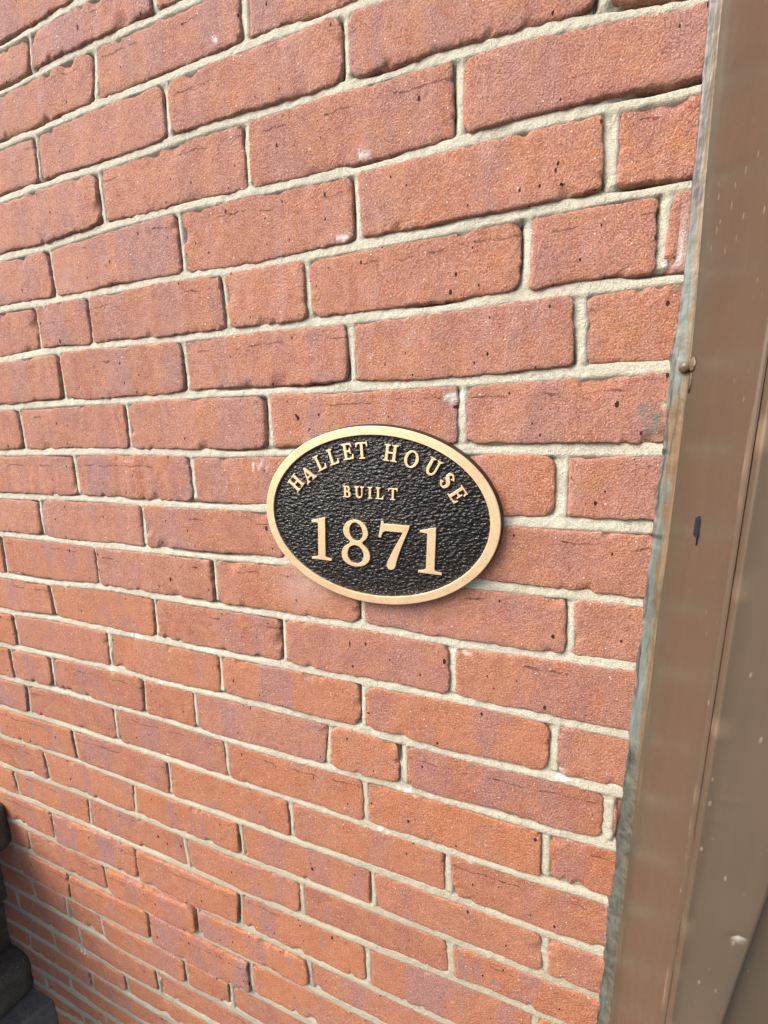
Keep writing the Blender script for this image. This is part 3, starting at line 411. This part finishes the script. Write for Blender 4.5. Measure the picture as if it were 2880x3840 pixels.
# mortar: a real relief sheet between the bricks
def mortar():
    st = 2.0
    xs = np.arange(-1328, 124.1, st); zs = np.arange(-1440, 816, st)
    X, Z = np.meshgrid(xs, zs); X = X.ravel(); Z = Z.ravel()
    bd = np.full(X.shape, 99.); course = np.full(X.shape, -99)
    for k in sorted(BED):
        if k > KS[-1] + 1: continue
        d = Z - bedz(k, X); m = np.abs(d) < np.abs(bd); bd = np.where(m, d, bd)
        course = np.where(d <= 0, k, course)
    hd = np.full(X.shape, 99.)
    for k in KS:
        m = course == k
        if not m.any(): continue
        x = X[m]; z = Z[m]; zt = bedz(k, x); zb = bedz(k + 1, x); t = np.clip((z - zb) / (zt - zb), 0, 1); h = np.full(x.shape, 99.)
        for a_, b_ in HEAD[k]:
            d = x - (b_ * (1 - t) + a_ * t); h = np.where(np.abs(d) < np.abs(h), d, h)
        hd[m] = h
    n1 = fbm(X, Z, 40, 3, 3); n2 = fbm(X, Z, 9, 5, 3)
    left = np.clip((-X - 100) / 500, 0, 1); low = np.clip((-Z - 300) / 600, 0, 1)
    bedp = .9 + np.clip(bd / 5., -1, 1) * 1.0 + np.clip((np.abs(bd) - 4.5), 0, 4) * .3
    # dark undercut along the top of some stretches of joint
    gap = np.clip(fbm(X, Z * .5, 120, 9, 3) * 3.6 - .25, 0, 1) * np.exp(-((bd - 4.4 - n2 * .7) / 1.7) ** 2) * 9
    headp = 1.5 - np.clip(hd / 4.5, -1, 1) * 1.5
    gaph = np.clip(fbm(X * .3, Z, 60, 19, 3) * 3.2 + .2, 0, 1) * np.exp(-((hd + 3.8 + n2 * .6) / 1.6) ** 2) * 8
    wb = np.clip((8.0 - np.abs(bd)) / 2.5, 0, 1)
    Yv = bedp * wb + headp * (1 - wb) + gap * wb + gaph * (1 - wb) * (np.abs(hd) < 9) + n1 * .8 + n2 * .8 + fbm(X, Z, 4.5, 66, 2) * .45; Yv = np.where(low > 0, Yv * (1 - .55 * low) - .9 * low, Yv)
    hwb = bj(X) + bjz(Z); hwh = hj(X)
    rb = np.clip(np.abs(bd) - hwb - .6, 0, 6) * 1.5; rh = np.clip(np.abs(hd) - hwh - .6, 0, 6) * 1.5
    smear = np.clip(fbm(X, Z, 26, 88, 3) * 3 - 1.1, 0, 1)      # a few spots where mortar laps over the arris
    Yv = Yv + np.minimum(rb, rh) * (1 - smear)
    near = (np.abs(bd) < 11) | (np.abs(hd) < 10)
    Yv = np.where(near, Yv, 9)
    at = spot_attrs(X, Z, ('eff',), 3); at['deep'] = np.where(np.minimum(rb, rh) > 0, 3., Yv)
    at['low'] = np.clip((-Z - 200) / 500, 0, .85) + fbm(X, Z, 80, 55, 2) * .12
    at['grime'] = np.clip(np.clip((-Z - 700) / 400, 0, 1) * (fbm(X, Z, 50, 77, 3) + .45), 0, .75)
    nx, nz = len(xs), len(zs)
    idx = np.arange(nx * nz).reshape(nz, nx)
    F = np.stack([idx[:-1, :-1], idx[:-1, 1:], idx[1:, 1:], idx[1:, :-1]], -1).reshape(-1, 4)
    keep = near[F].any(1); F = F[keep]
    used = np.zeros(nx * nz, bool); used[F.ravel()] = True; mp = np.cumsum(used) - 1
    V = np.stack([X, Yv, Z], 1)[used]; F = mp[F]
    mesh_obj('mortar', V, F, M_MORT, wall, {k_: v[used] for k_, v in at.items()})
mortar()
cv, cf = box(-1327, 126, 9.5, 240, -LIFT, 820); core = mesh_obj('mortar_backing', cv, cf, M_MORT, wall, smooth=False)

# ------------------------------------------------------------------ door casing and sealant
casing = empty('door_casing', 'brown painted timber door casing beside the right end of the brick wall', 'door frame', (150, -60, -LIFT))
BX = 126.0
def strip(name, prof, z0, z1, st, m, parent, fn, attrs=None, profst=None):
    """sweep a plan profile [(x,y)...] up the casing; fn(t,X,Y,Z)->X,Y ; attrs(s,X,Y,Z)->dict"""
    prof = np.array(prof, float); zs = np.arange(z0, z1 + st, st)
    n = len(prof); s = np.concatenate([[0], np.cumsum(np.hypot(*np.diff(prof, axis=0).T))])
    X = np.tile(prof[:, 0], len(zs)); Y = np.tile(prof[:, 1], len(zs)); Z = np.repeat(zs, n); S = np.tile(s, len(zs))
    X, Y = fn(S, X, Y, Z); X = X - 5 * np.clip((Z - 90) / 200, 0, 1)
    idx = np.arange(n * len(zs)).reshape(len(zs), n)
    F = np.stack([idx[:-1, :-1], idx[:-1, 1:], idx[1:, 1:], idx[1:, :-1]], -1).reshape(-1, 4)
    return mesh_obj(name, np.stack([X, Y, Z], 1), F, m, parent, attrs(S, X, Y, Z) if attrs else None)
def dense(pts, st):
    out = [pts[0]]
    for a_, b_ in zip(pts[:-1], pts[1:]):
        L_ = math.dist(a_, b_); k_ = max(1, int(L_ / st))
        for i in range(1, k_ + 1): out.append((a_[0] + (b_[0] - a_[0]) * i / k_, a_[1] + (b_[1] - a_[1]) * i / k_))
    return out
ZT, ZB = 820, -LIFT
def casing_attr(S, X, Y, Z):
    d = -Y   # distance from the wall
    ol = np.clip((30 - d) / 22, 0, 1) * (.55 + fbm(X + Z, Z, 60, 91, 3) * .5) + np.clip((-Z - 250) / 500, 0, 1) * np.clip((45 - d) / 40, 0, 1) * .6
    wear = np.exp(-((d - 109) / 1.3) ** 2) * np.clip(fbm(d, Z, 26, 93, 4) * 2.4 - .1, 0, 1) * .6 + np.exp(-((d - 14) / .7) ** 2) * np.clip(fbm(d, Z, 70, 94, 3) * 2, 0, 1) * .25
    return dict(olive=np.clip(ol, 0, .85), wear=np.clip(wear, 0, 1), pale=np.zeros_like(X))
# left-facing board, standing square to the wall
strip('side_board', dense([(BX, -3), (BX, -30), (BX, -103)], 5), ZB, ZT, 5, M_PAINT, casing,
      lambda S, X, Y, Z: (X + fbm(Y, Z * .3, 45, 61, 2) * .5 + fbm(Y, Z, 9, 62, 2) * .12, Y), casing_attr)
pb = [(BX, -103), (BX, -105), (BX, -107.3)] + [(BX + .4 + 1.3 * -math.sin(math.radians(t)), -109.2 + 1.6 * math.cos(math.radians(t))) for t in range(20, 181, 20)] + [(BX + .5, -111.2), (BX + .6, -112.9), (BX + .6, -113)]
strip('bead', pb, ZB, ZT, 5, M_PAINT, casing, lambda S, X, Y, Z: (X - .12 + fbm(Y * 0 - 103, Z * .3, 45, 61, 2) * .5 + fbm(Y, Z, 9, 62, 2) * .12, Y), casing_attr)
pf = [(BX + .6, -113), (BX + .6, -116.8), (BX + .6, -117.4), (BX + .9, -118.1), (BX + 1.6, -118.45), (BX + 2.0, -118.5)] + dense([(BX + 2.6, -118.5), (159.5, -118.5)], 4) + [(161.5, -118.1), (162.6, -116.8), (163, -114)] + dense([(163, -110), (163, -62)], 12)
def dents(S, X, Y, Z):
    X = np.where(X > 130, BX + (X - BX) * (np.clip(158 + (Z + 400) * .09, 154, 178) - BX) / (163. - BX), X)
    Y = Y + fbm(X, Z * .4, 30, 66, 2) * .4
    for cx, cz, r, dp in ((156.4, -326.8, 3.2, 1.6), (136.5, -242.4, 4, -.8), (137.2, -267, 3, -.8), (141, -225, 2.5, -.6)):
        Y = Y + np.where(Y < -114, dp * np.exp(-(((X - cx) ** 2 + ((Z - cz) * .8) ** 2) / (r * .6) ** 2)), 0)
    return X, Y
def front_attr(S, X, Y, Z):
    p_ = np.exp(-(((X - 156.9) ** 2 + (Z + 328) ** 2) / 1.6 ** 2))
    return dict(olive=np.clip(fbm(X, Z, 60, 68, 3) * .4, 0, .3), wear=np.where(X < BX + 3, np.clip(fbm(X, Z, 30, 67, 3) - .2, 0, .5), .10), pale=p_ * .8)
strip('front_board', pf, ZB, ZT, 2.5, M_PAINT, casing, dents, front_attr)
rv, rf = box(150, 420, -110, 60, ZB, ZT, 1); mesh_obj('door_stop', rv, rf, M_PAINT, casing, {'olive': np.full(len(rv), .35), 'wear': np.zeros(len(rv)), 'pale': np.zeros(len(rv))}, smooth=False)
bv, bf = box(BX + 7.5, 150, -112, 60, ZB, ZT); mesh_obj('casing_core', bv, bf, M_PAINT, casing, {'olive': np.zeros(len(bv)), 'wear': np.zeros(len(bv)), 'pale': np.zeros(len(bv))}, smooth=False)

# sealant bead in the corner
def seal_fn(S, X, Y, Z):
    f = np.clip(1 - S / 7., 0, 1); q = 1 - .55 * np.clip((Z - 60) / 120, 0, 1); Y = np.where(Y < 0, Y * q, Y)
    X = X + f * (fbm(Z, S * 0, 55, 71, 2) * 2.0 + fbm(Z, S * 0, 14, 72, 3) * 2.0 + fbm(Z, S * 0, 4, 78, 2) * .8 + 5.2 * np.clip((Z - 80) / 60, 0, 1))
    Y = Y + f * .4 * fbm(Z, S, 12, 73, 2) - np.sin(np.clip(S / 19, 0, 1) * math.pi) * (1.0 + fbm(Z, S, 50, 74, 2) * 1.6 + fbm(Z, S, 9, 75, 3) * .5)
    return X, Y
def bandz(Z, a_, b_, s=8): return np.clip((Z - a_) / s, 0, 1) * np.clip((b_ - Z) / s, 0, 1)
def seal_attr(S, X, Y, Z):
    e = fbm(Z, S, 22, 81, 4) * 4
    purple = np.clip((5.2 + e * .7 - S) / .8, 0, 1) * np.clip(bandz(Z, -250, 20, 25) + bandz(Z, 60, 500) * .8 + bandz(Z, -700, -380) * .8 + .2, 0, 1)
    purple = np.maximum(purple, bandz(Z, 140, 900, 30) * np.clip((11 + e * 1.3 - S) / 2, 0, 1) * .9)
    brown = np.clip((S - 5.5 - e) / 1.5, 0, 1) * np.maximum(bandz(Z, -40, 46, 14), 0)
    brown = np.maximum(brown, np.clip((S - 4 - e) / 1.5, 0, 1) * bandz(Z, -10, 36, 10))
    brown = np.maximum(brown, np.clip((S - 7 - e) / 1.5, 0, 1) * bandz(Z, -80, -40, 14) * .95)
    brown = np.maximum(brown, np.clip((S - 9 - e * .6) / 1.5, 0, 1) * bandz(Z, -146, -84, 6) * .9)
    brown = np.maximum(brown, np.clip((S - 10.5 - e * .5) / 2, 0, 1) * .85)
    grey = np.clip((-Z - 285) / 40 + e * .15, 0, 1) * (.55 + .35 * np.clip(fbm(Z, S, 40, 83, 3) + .5, 0, 1))
    black = np.exp(-((S - 5.0 - e * .6) / .6) ** 2) * np.clip(fbm(Z, S * .2, 45, 84, 3) * 2.5 + .75, 0, 1)
    black = np.maximum(black, np.exp(-((S - 10 - fbm(Z, S, 30, 89, 3) * 4) / .45) ** 2) * np.clip(fbm(Z, S * .1, 60, 85, 3) * 3 - .2, 0, 1) * .7)
    black = np.maximum(black, bandz(Z, -12, -5, 2) * np.clip((9 - S) / 3, 0, 1))
    black = np.maximum(black, bandz(Z, -84, -78, 2) * np.clip((13 - S) / 3, 0, 1) * .8)
    grey = np.clip(grey + .7 * np.clip(fbm(Z, S * 3, 26, 97, 4) * 2.4 - .5, 0, 1), 0, .9)      # dirt patches
    return dict(purple=np.clip(purple, 0, 1), brown=np.clip(brown, 0, 1), grey=grey, black=np.clip(black, 0, .95))
ps = dense([(116.4, 3.0), (116.7, -1.0), (118.2, -1.9), (120.2, -2.9), (122.5, -4.4), (125.2, -7.0), (126.2, -9)], .6)
strip('sealant', ps, -LIFT, ZT, 1.1, M_SEAL, casing, seal_fn, seal_attr)

# painted nail head with a drip below it
def ball(cx, cy, cz, rx, ry, rz, seg=20, amp=.12, seed=0):
    bm = bmesh.new(); bmesh.ops.create_uvsphere(bm, u_segments=seg, v_segments=seg // 2, radius=1)
    V = np.array([v.co[:] for v in bm.verts]); F = [[v.index for v in f.verts] for f in bm.faces]; bm.free()
    s = 1 + amp * fbm(V[:, 0] * 3 + V[:, 1] * 2, V[:, 2] * 3, 1.4, seed, 2)
    return np.stack([cx + V[:, 0] * rx * s, cy + V[:, 1] * ry * s, cz + V[:, 2] * rz * s], 1), F
def plain(V, o=0, w_=0, p_=0): return {'olive': np.full(len(V), o), 'wear': np.full(len(V), w_), 'pale': np.full(len(V), p_)}
nv, nf = ball(BX - 2.8, -9.0, 57.5, 4.3, 4.3, 4.3, 24); mesh_obj('nail_head', nv, nf, M_PAINT, casing, plain(nv, 0, .15))
nv, nf = ball(BX - .3, -15.5, 58.2, 1.3, 5, 4.6, 18, .35, 3); mesh_obj('paint_blob', nv, nf, M_PAINT, casing, plain(nv, 0, .25))
nv, nf = ball(BX - .2, -14.5, 45, 1.1, 2.2, 8, 18, .4, 4); mesh_obj('paint_drip', nv, nf, M_PAINT, casing, plain(nv, .5, 0))
# torn scrap of dark tape stuck to the side board
m, n_, b_ = mat('dark blue tape'); b_.inputs['Base Color'].default_value = (.006, .009, .016, 1); b_.inputs['Roughness'].default_value = .5
bump(n_, b_, [(noise(n_, pos_vec(n_), .5, 3), .0006, .8)])
tp = [(-56.5, -54), (-60, -53.2), (-61.5, -52.2), (-62.8, -54), (-63.3, -57), (-63.2, -61), (-63.9, -64), (-63.4, -67), (-62.8, -69), (-62.4, -72.5), (-61.6, -73.8), (-61.1, -70), (-60, -68.2), (-57.5, -67.4), (-56.3, -66.6), (-56.6, -60)]
tv = [(BX - .9 - .25 * math.sin(i), y_, z_) for i, (y_, z_) in enumerate(tp)] + [(BX - .1, y_, z_) for y_, z_ in tp]
L_ = len(tp); tf = [list(range(L_))] + [[i, (i + 1) % L_, (i + 1) % L_ + L_, i + L_] for i in range(L_)]
tape = mesh_obj('tape_scrap', tv, tf, m, None, smooth=False); tape['label'] = 'small torn scrap of dark tape stuck to the brown door casing'; tape['category'] = 'tape'

# ------------------------------------------------------------------ stepped stone plinth, lower left
pl = empty('stone_plinth', 'dark stepped stone plinth standing against the brick wall in the lower left corner', 'plinth', (-1100, -200, -LIFT))
for nm, a_, mm_ in (('coping', dict(x0=-1500, x1=-944, y0=-460, y1=6, z0=-812, z1=-708, bev=18, seg=5, sub=3, jit=5, seed=1), M_STONE),
                    ('block', dict(x0=-1480, x1=-1010, y0=-440, y1=6, z0=-975, z1=-811, bev=5, sub=3, jit=9, seed=2), M_STONE),
                    ('block', dict(x0=-1480, x1=-1036, y0=-450, y1=6, z0=-1112, z1=-976, bev=6, sub=3, jit=9, seed=3), M_STONE),
                    ('block', dict(x0=-1480, x1=-968, y0=-460, y1=4, z0=-1212, z1=-1112, bev=22, seg=4, sub=3, jit=7, seed=4, rot=math.radians(-14)), M_STONE),
                    ('block', dict(x0=-1480, x1=-914, y0=-480, y1=2, z0=-1330, z1=-1213, bev=8, seg=3, sub=3, jit=6, seed=5, rot=math.radians(-30)), M_TREAD_LIT),
                    ('block', dict(x0=-1480, x1=-880, y0=-500, y1=0, z0=-LIFT, z1=-1331, bev=8, seg=3, sub=2, jit=6, seed=6, rot=math.radians(-24)), M_STONE)):
    v_, f_ = box(**a_); mesh_obj(nm, v_, f_, mm_, pl)

# ------------------------------------------------------------------ oval plaque
PC = (-140.6, -77.2); PA, PB = 130.6, 95.0
plq = empty('plaque', 'oval black plaque with raised brass rim and lettering on the brick wall', 'sign', (PC[0], -6, PC[1]))
def ell(a_, b_, n=160, tilt=math.radians(-2.0)):
    out = []
    for i in range(n):
        t = 2 * math.pi * i / n; x, z = a_ * math.cos(t), b_ * math.sin(t)
        out.append((PC[0] + x * math.cos(tilt) - z * math.sin(tilt), PC[1] + x * math.sin(tilt) + z * math.cos(tilt)))
    return out
def loops(name, rings, m, cap=False, attrs=None, parent=plq, smooth=True):
    V = []; F = []; n = len(rings[0][0])
    for pts, y in rings: V += [(x, y, z) for x, z in pts]
    for r in range(len(rings) - 1):
        for i in range(n): j = (i + 1) % n; F.append((r * n + i, r * n + j, (r + 1) * n + j, (r + 1) * n + i))
    if cap: F.append(tuple((len(rings) - 1) * n + i for i in range(n)))
    return mesh_obj(name, V, F, m, parent, smooth=smooth)
WT = 9.6   # rim band width
loops('plaque_back', [(ell(PA + 2.5, PB + 2.8), -.5), (ell(PA + 2.4, PB + 2.6), -2), (ell(PA + .9, PB + 1.0), -9.2), (ell(PA + .35, PB + .35), -10.1)], M_SIDE)
loops('rim', [(ell(PA + .35, PB + .35), -10.1), (ell(PA - .2, PB - .2), -10.6), (ell(PA - .5, PB - .5), -10.75), (ell(PA - WT + .4, PB - WT + 1.4), -10.75), (ell(PA - WT + .1, PB - WT + 1.1), -10.6), (ell(PA - WT - .1, PB - WT + .9), -7.6)], M_BRASS, smooth=False)
loops('field', [(ell(PA - WT, PB - WT + 1), -8.6), (ell(PA - WT - .8, PB - WT + .2), -8.3), (ell(PA - WT - 3, PB - WT - 2), -8.2), (ell(60, 30), -8.2)], M_BLACK, cap=True, smooth=False)

def cr_(pts, k=6):    # closed Catmull-Rom
    out = []; n = len(pts)
    for i in range(n):
        p0, p1, p2, p3 = (np.array(pts[(i + d) % n], float) for d in (-1, 0, 1, 2))
        for j in range(k):
            t = j / k; out.append(tuple(.5 * ((2 * p1) + (-p0 + p2) * t + (2 * p0 - 5 * p1 + 4 * p2 - p3) * t * t + (-p0 + 3 * p1 - 3 * p2 + p3) * t ** 3)))
    return out
def el(cx, cz, rx, rz, rot=0, n=36):
    r = math.radians(rot); return [(cx + rx * math.cos(t) * math.cos(r) - rz * math.sin(t) * math.sin(r), cz + rx * math.cos(t) * math.sin(r) + rz * math.sin(t) * math.cos(r)) for t in (2 * math.pi * i / n for i in range(n))]
def stroke(cl, k=8):
    P = np.array([c[:2] for c in cl], float); W = np.array([c[2] for c in cl], float); n = len(P)
    def cat(A):
        o = []
        for i in range(n - 1):
            p0 = A[max(i - 1, 0)]; p1 = A[i]; p2 = A[i + 1]; p3 = A[min(i + 2, n - 1)]
            for j in range(k):
                t = j / k; o.append(.5 * ((2 * p1) + (-p0 + p2) * t + (2 * p0 - 5 * p1 + 4 * p2 - p3) * t * t + (-p0 + 3 * p1 - 3 * p2 + p3) * t ** 3))
        o.append(A[-1]); return np.array(o)
    Q = cat(P); w_ = cat(W); T = np.gradient(Q, axis=0); T /= np.linalg.norm(T, axis=1)[:, None]; Nn = np.stack([-T[:, 1], T[:, 0]], 1)
    a_ = Q + Nn * w_[:, None] / 2; b_ = Q - Nn * w_[:, None] / 2
    return [tuple(p) for p in a_] + [tuple(p) for p in b_[::-1]]
H_ = [(0,0),(0,.05),(.09,.07),(.12,.11),(.12,.89),(.09,.93),(0,.95),(0,1),(.42,1),(.42,.95),(.33,.93),(.30,.89),(.30,.56),(.65,.56),(.65,.89),(.62,.93),(.53,.95),(.53,1),(.95,1),(.95,.95),(.86,.93),(.83,.89),(.83,.11),(.86,.07),(.95,.05),(.95,0),(.53,0),(.53,.05),(.62,.07),(.65,.11),(.65,.47),(.30,.47),(.30,.11),(.33,.07),(.42,.05),(.42,0)]
G = {
 'H': (H_, [], .95),
 'A': ([(-.03,0),(-.03,.05),(.05,.07),(.09,.12),(.41,1.0),(.51,1.0),(.83,.12),(.87,.07),(.95,.05),(.95,0),(.53,0),(.53,.05),(.61,.07),(.62,.12),(.57,.27),(.25,.27),(.20,.12),(.21,.07),(.30,.05),(.30,0)], [[(.28,.36),(.41,.73),(.54,.36)]], .92),
 'L': ([(0,0),(0,.05),(.09,.07),(.12,.11),(.12,.89),(.09,.93),(0,.95),(0,1),(.42,1),(.42,.95),(.33,.93),(.30,.89),(.30,.08),(.50,.08),(.60,.13),(.67,.30),(.73,.30),(.70,0)], [], .72),
 'E': ([(0,0),(0,.05),(.09,.07),(.12,.11),(.12,.89),(.09,.93),(0,.95),(0,1),(.70,1),(.72,.74),(.66,.74),(.60,.87),(.50,.92),(.30,.92),(.30,.56),(.44,.56),(.51,.60),(.54,.70),(.60,.70),(.60,.33),(.54,.33),(.51,.43),(.44,.47),(.30,.47),(.30,.08),(.52,.08),(.64,.13),(.71,.28),(.77,.28),(.74,0)], [], .76),
 'T': ([(.22,0),(.22,.05),(.31,.07),(.34,.11),(.34,.92),(.20,.92),(.10,.87),(.06,.74),(0,.74),(.02,1),(.84,1),(.86,.74),(.80,.74),(.76,.87),(.66,.92),(.52,.92),(.52,.11),(.55,.07),(.64,.05),(.64,0)], [], .86),
 'I': ([(0,0),(0,.05),(.09,.07),(.12,.11),(.12,.89),(.09,.93),(0,.95),(0,1),(.42,1),(.42,.95),(.33,.93),(.30,.89),(.30,.11),(.33,.07),(.42,.05),(.42,0)], [], .42),
 'U': ([(0,1),(.42,1),(.42,.95),(.33,.93),(.30,.89),(.30,.36),(.32,.22),(.38,.13),(.48,.09),(.58,.13),(.65,.22),(.67,.36),(.67,.89),(.64,.93),(.55,.95),(.55,1),(.90,1),(.90,.95),(.81,.93),(.78,.89),(.78,.34),(.74,.16),(.63,.03),(.46,-.02),(.28,.02),(.16,.14),(.12,.32),(.12,.89),(.09,.93),(0,.95)], [], .9),
 'O': (el(.47, .5, .47, .52), [el(.47, .5, .285, .43)], .94),
 'B': ([(0,0),(0,.05),(.09,.07),(.12,.11),(.12,.89),(.09,.93),(0,.95),(0,1),(.44,1),(.58,.97),(.66,.90),(.69,.78),(.66,.65),(.60,.58),(.53,.54),(.65,.51),(.74,.42),(.77,.29),(.73,.13),(.64,.04),(.50,0)], [[(.30,.57),(.30,.92),(.41,.92),(.48,.87),(.50,.76),(.47,.62),(.40,.57)], [(.30,.08),(.30,.48),(.43,.47),(.53,.42),(.57,.29),(.54,.14),(.44,.08)]], .78),
 'S': (stroke([(.555,.70,.25),(.535,.80,.13),(.44,.915,.09),(.31,.945,.105),(.19,.88,.15),(.145,.75,.20),(.21,.62,.23),(.33,.53,.24),(.46,.42,.23),(.505,.27,.20),(.45,.12,.15),(.32,.05,.10),(.18,.08,.09),(.09,.19,.13),(.06,.31,.25)]), [], .62),
 '1': ([(0,0),(0,.045),(.12,.065),(.165,.10),(.165,.855),(.02,.865),(.0,.905),(.30,.985),(.345,.99),(.345,.10),(.385,.065),(.50,.045),(.50,0)], [], .5),
 '7': ([(.0,.655),(.055,1.0),(.10,1.0),(.115,.95),(.645,.95),(.645,.90),(.50,.52),(.405,.22),(.375,.07),(.34,.015),(.28,-.01),(.22,.01),(.185,.07),(.205,.17),(.32,.42),(.515,.80),(.15,.80),(.095,.77),(.05,.655)], [], .64),
 '8': (cr_([(.33,-.015),(.52,.03),(.635,.14),(.655,.27),(.60,.40),(.475,.52),(.57,.62),(.605,.75),(.55,.90),(.44,.985),(.32,1.01),(.19,.985),(.08,.90),(.035,.77),(.075,.64),(.20,.515),(.055,.40),(.0,.26),(.03,.12),(.15,.02)], 5), [el(.335, .755, .148, .20, 14), el(.325, .255, .185, .205, 14)], .655)}
def glyph(ch, cx, cz, h, rot, wd=1.0, y0=-8.25, t=2.1, part='letter', sq=0):
    out, holes, gw = G[ch]; cu = bpy.data.curves.new('tmp', 'CURVE'); cu.dimensions = '2D'; cu.fill_mode = 'BOTH'
    for pl_ in [out] + holes:
        s = cu.splines.new('POLY'); s.points.add(len(pl_) - 1); s.use_cyclic_u = True
        for i, (x, z) in enumerate(pl_): s.points[i].co = ((x - gw / 2) * h * wd, (z - .5) * h, 0, 1)
    cu.extrude = t / 2; cu.bevel_depth = .28; cu.bevel_resolution = 1; cu.offset = (-.30 if part == 'numeral' else -.14)
    tmp = bpy.data.objects.new('tmp', cu); COL.objects.link(tmp)
    dg = bpy.context.evaluated_depsgraph_get(); me = bpy.data.meshes.new_from_object(tmp.evaluated_get(dg))
    n = len(me.vertices); co = np.zeros(n * 3); me.vertices.foreach_get('co', co); co = co.reshape(-1, 3)
    F = [list(p.vertices) for p in me.polygons]
    bpy.data.objects.remove(tmp); bpy.data.curves.remove(cu); bpy.data.meshes.remove(me)
    r = math.radians(rot); x = cx + co[:, 0] * math.cos(r) - co[:, 1] * math.sin(r); z = cz + co[:, 0] * math.sin(r) + co[:, 1] * math.cos(r)
    y = y0 - co[:, 2] - t / 2
    return mesh_obj(part, np.stack([x, y, z], 1), F, M_BRASS, plq, smooth=False)
for ch, x, z in [('H',-230.5,-42.0),('A',-214.9,-32.0),('L',-199.8,-19.3),('L',-184.3,-13.0),('E',-167.0,-7.7),('T',-151.0,-6.7),('H',-119.5,-9.3),('O',-97.8,-15.4),('U',-76.2,-23.0),('S',-61.7,-35.9),('E',-51.3,-49.1)]:
    ex, ez = (x - PC[0]) / 104 ** 2, (z - PC[1] ) / 70 ** 2
    glyph(ch, x, z, 16.6, math.degrees(math.atan2(-ex, ez)), .93)
zz = -50.6
for ch, x in (('B', -168.9), ('U', -154.8), ('I', -142.6), ('L', -131.8), ('T', -117.4)): glyph(ch, x, zz - (x + 142) * .02, 12.0, -1.5, .98)
for ch, x, z, h in (('1', -201.3, -103.7, 49.5), ('8', -160.0, -106.2, 51), ('7', -117.3, -106.2, 52), ('1', -77.3, -107.8, 49.5)): glyph(ch, x, z, h, -1.5, 1.0, part='numeral')
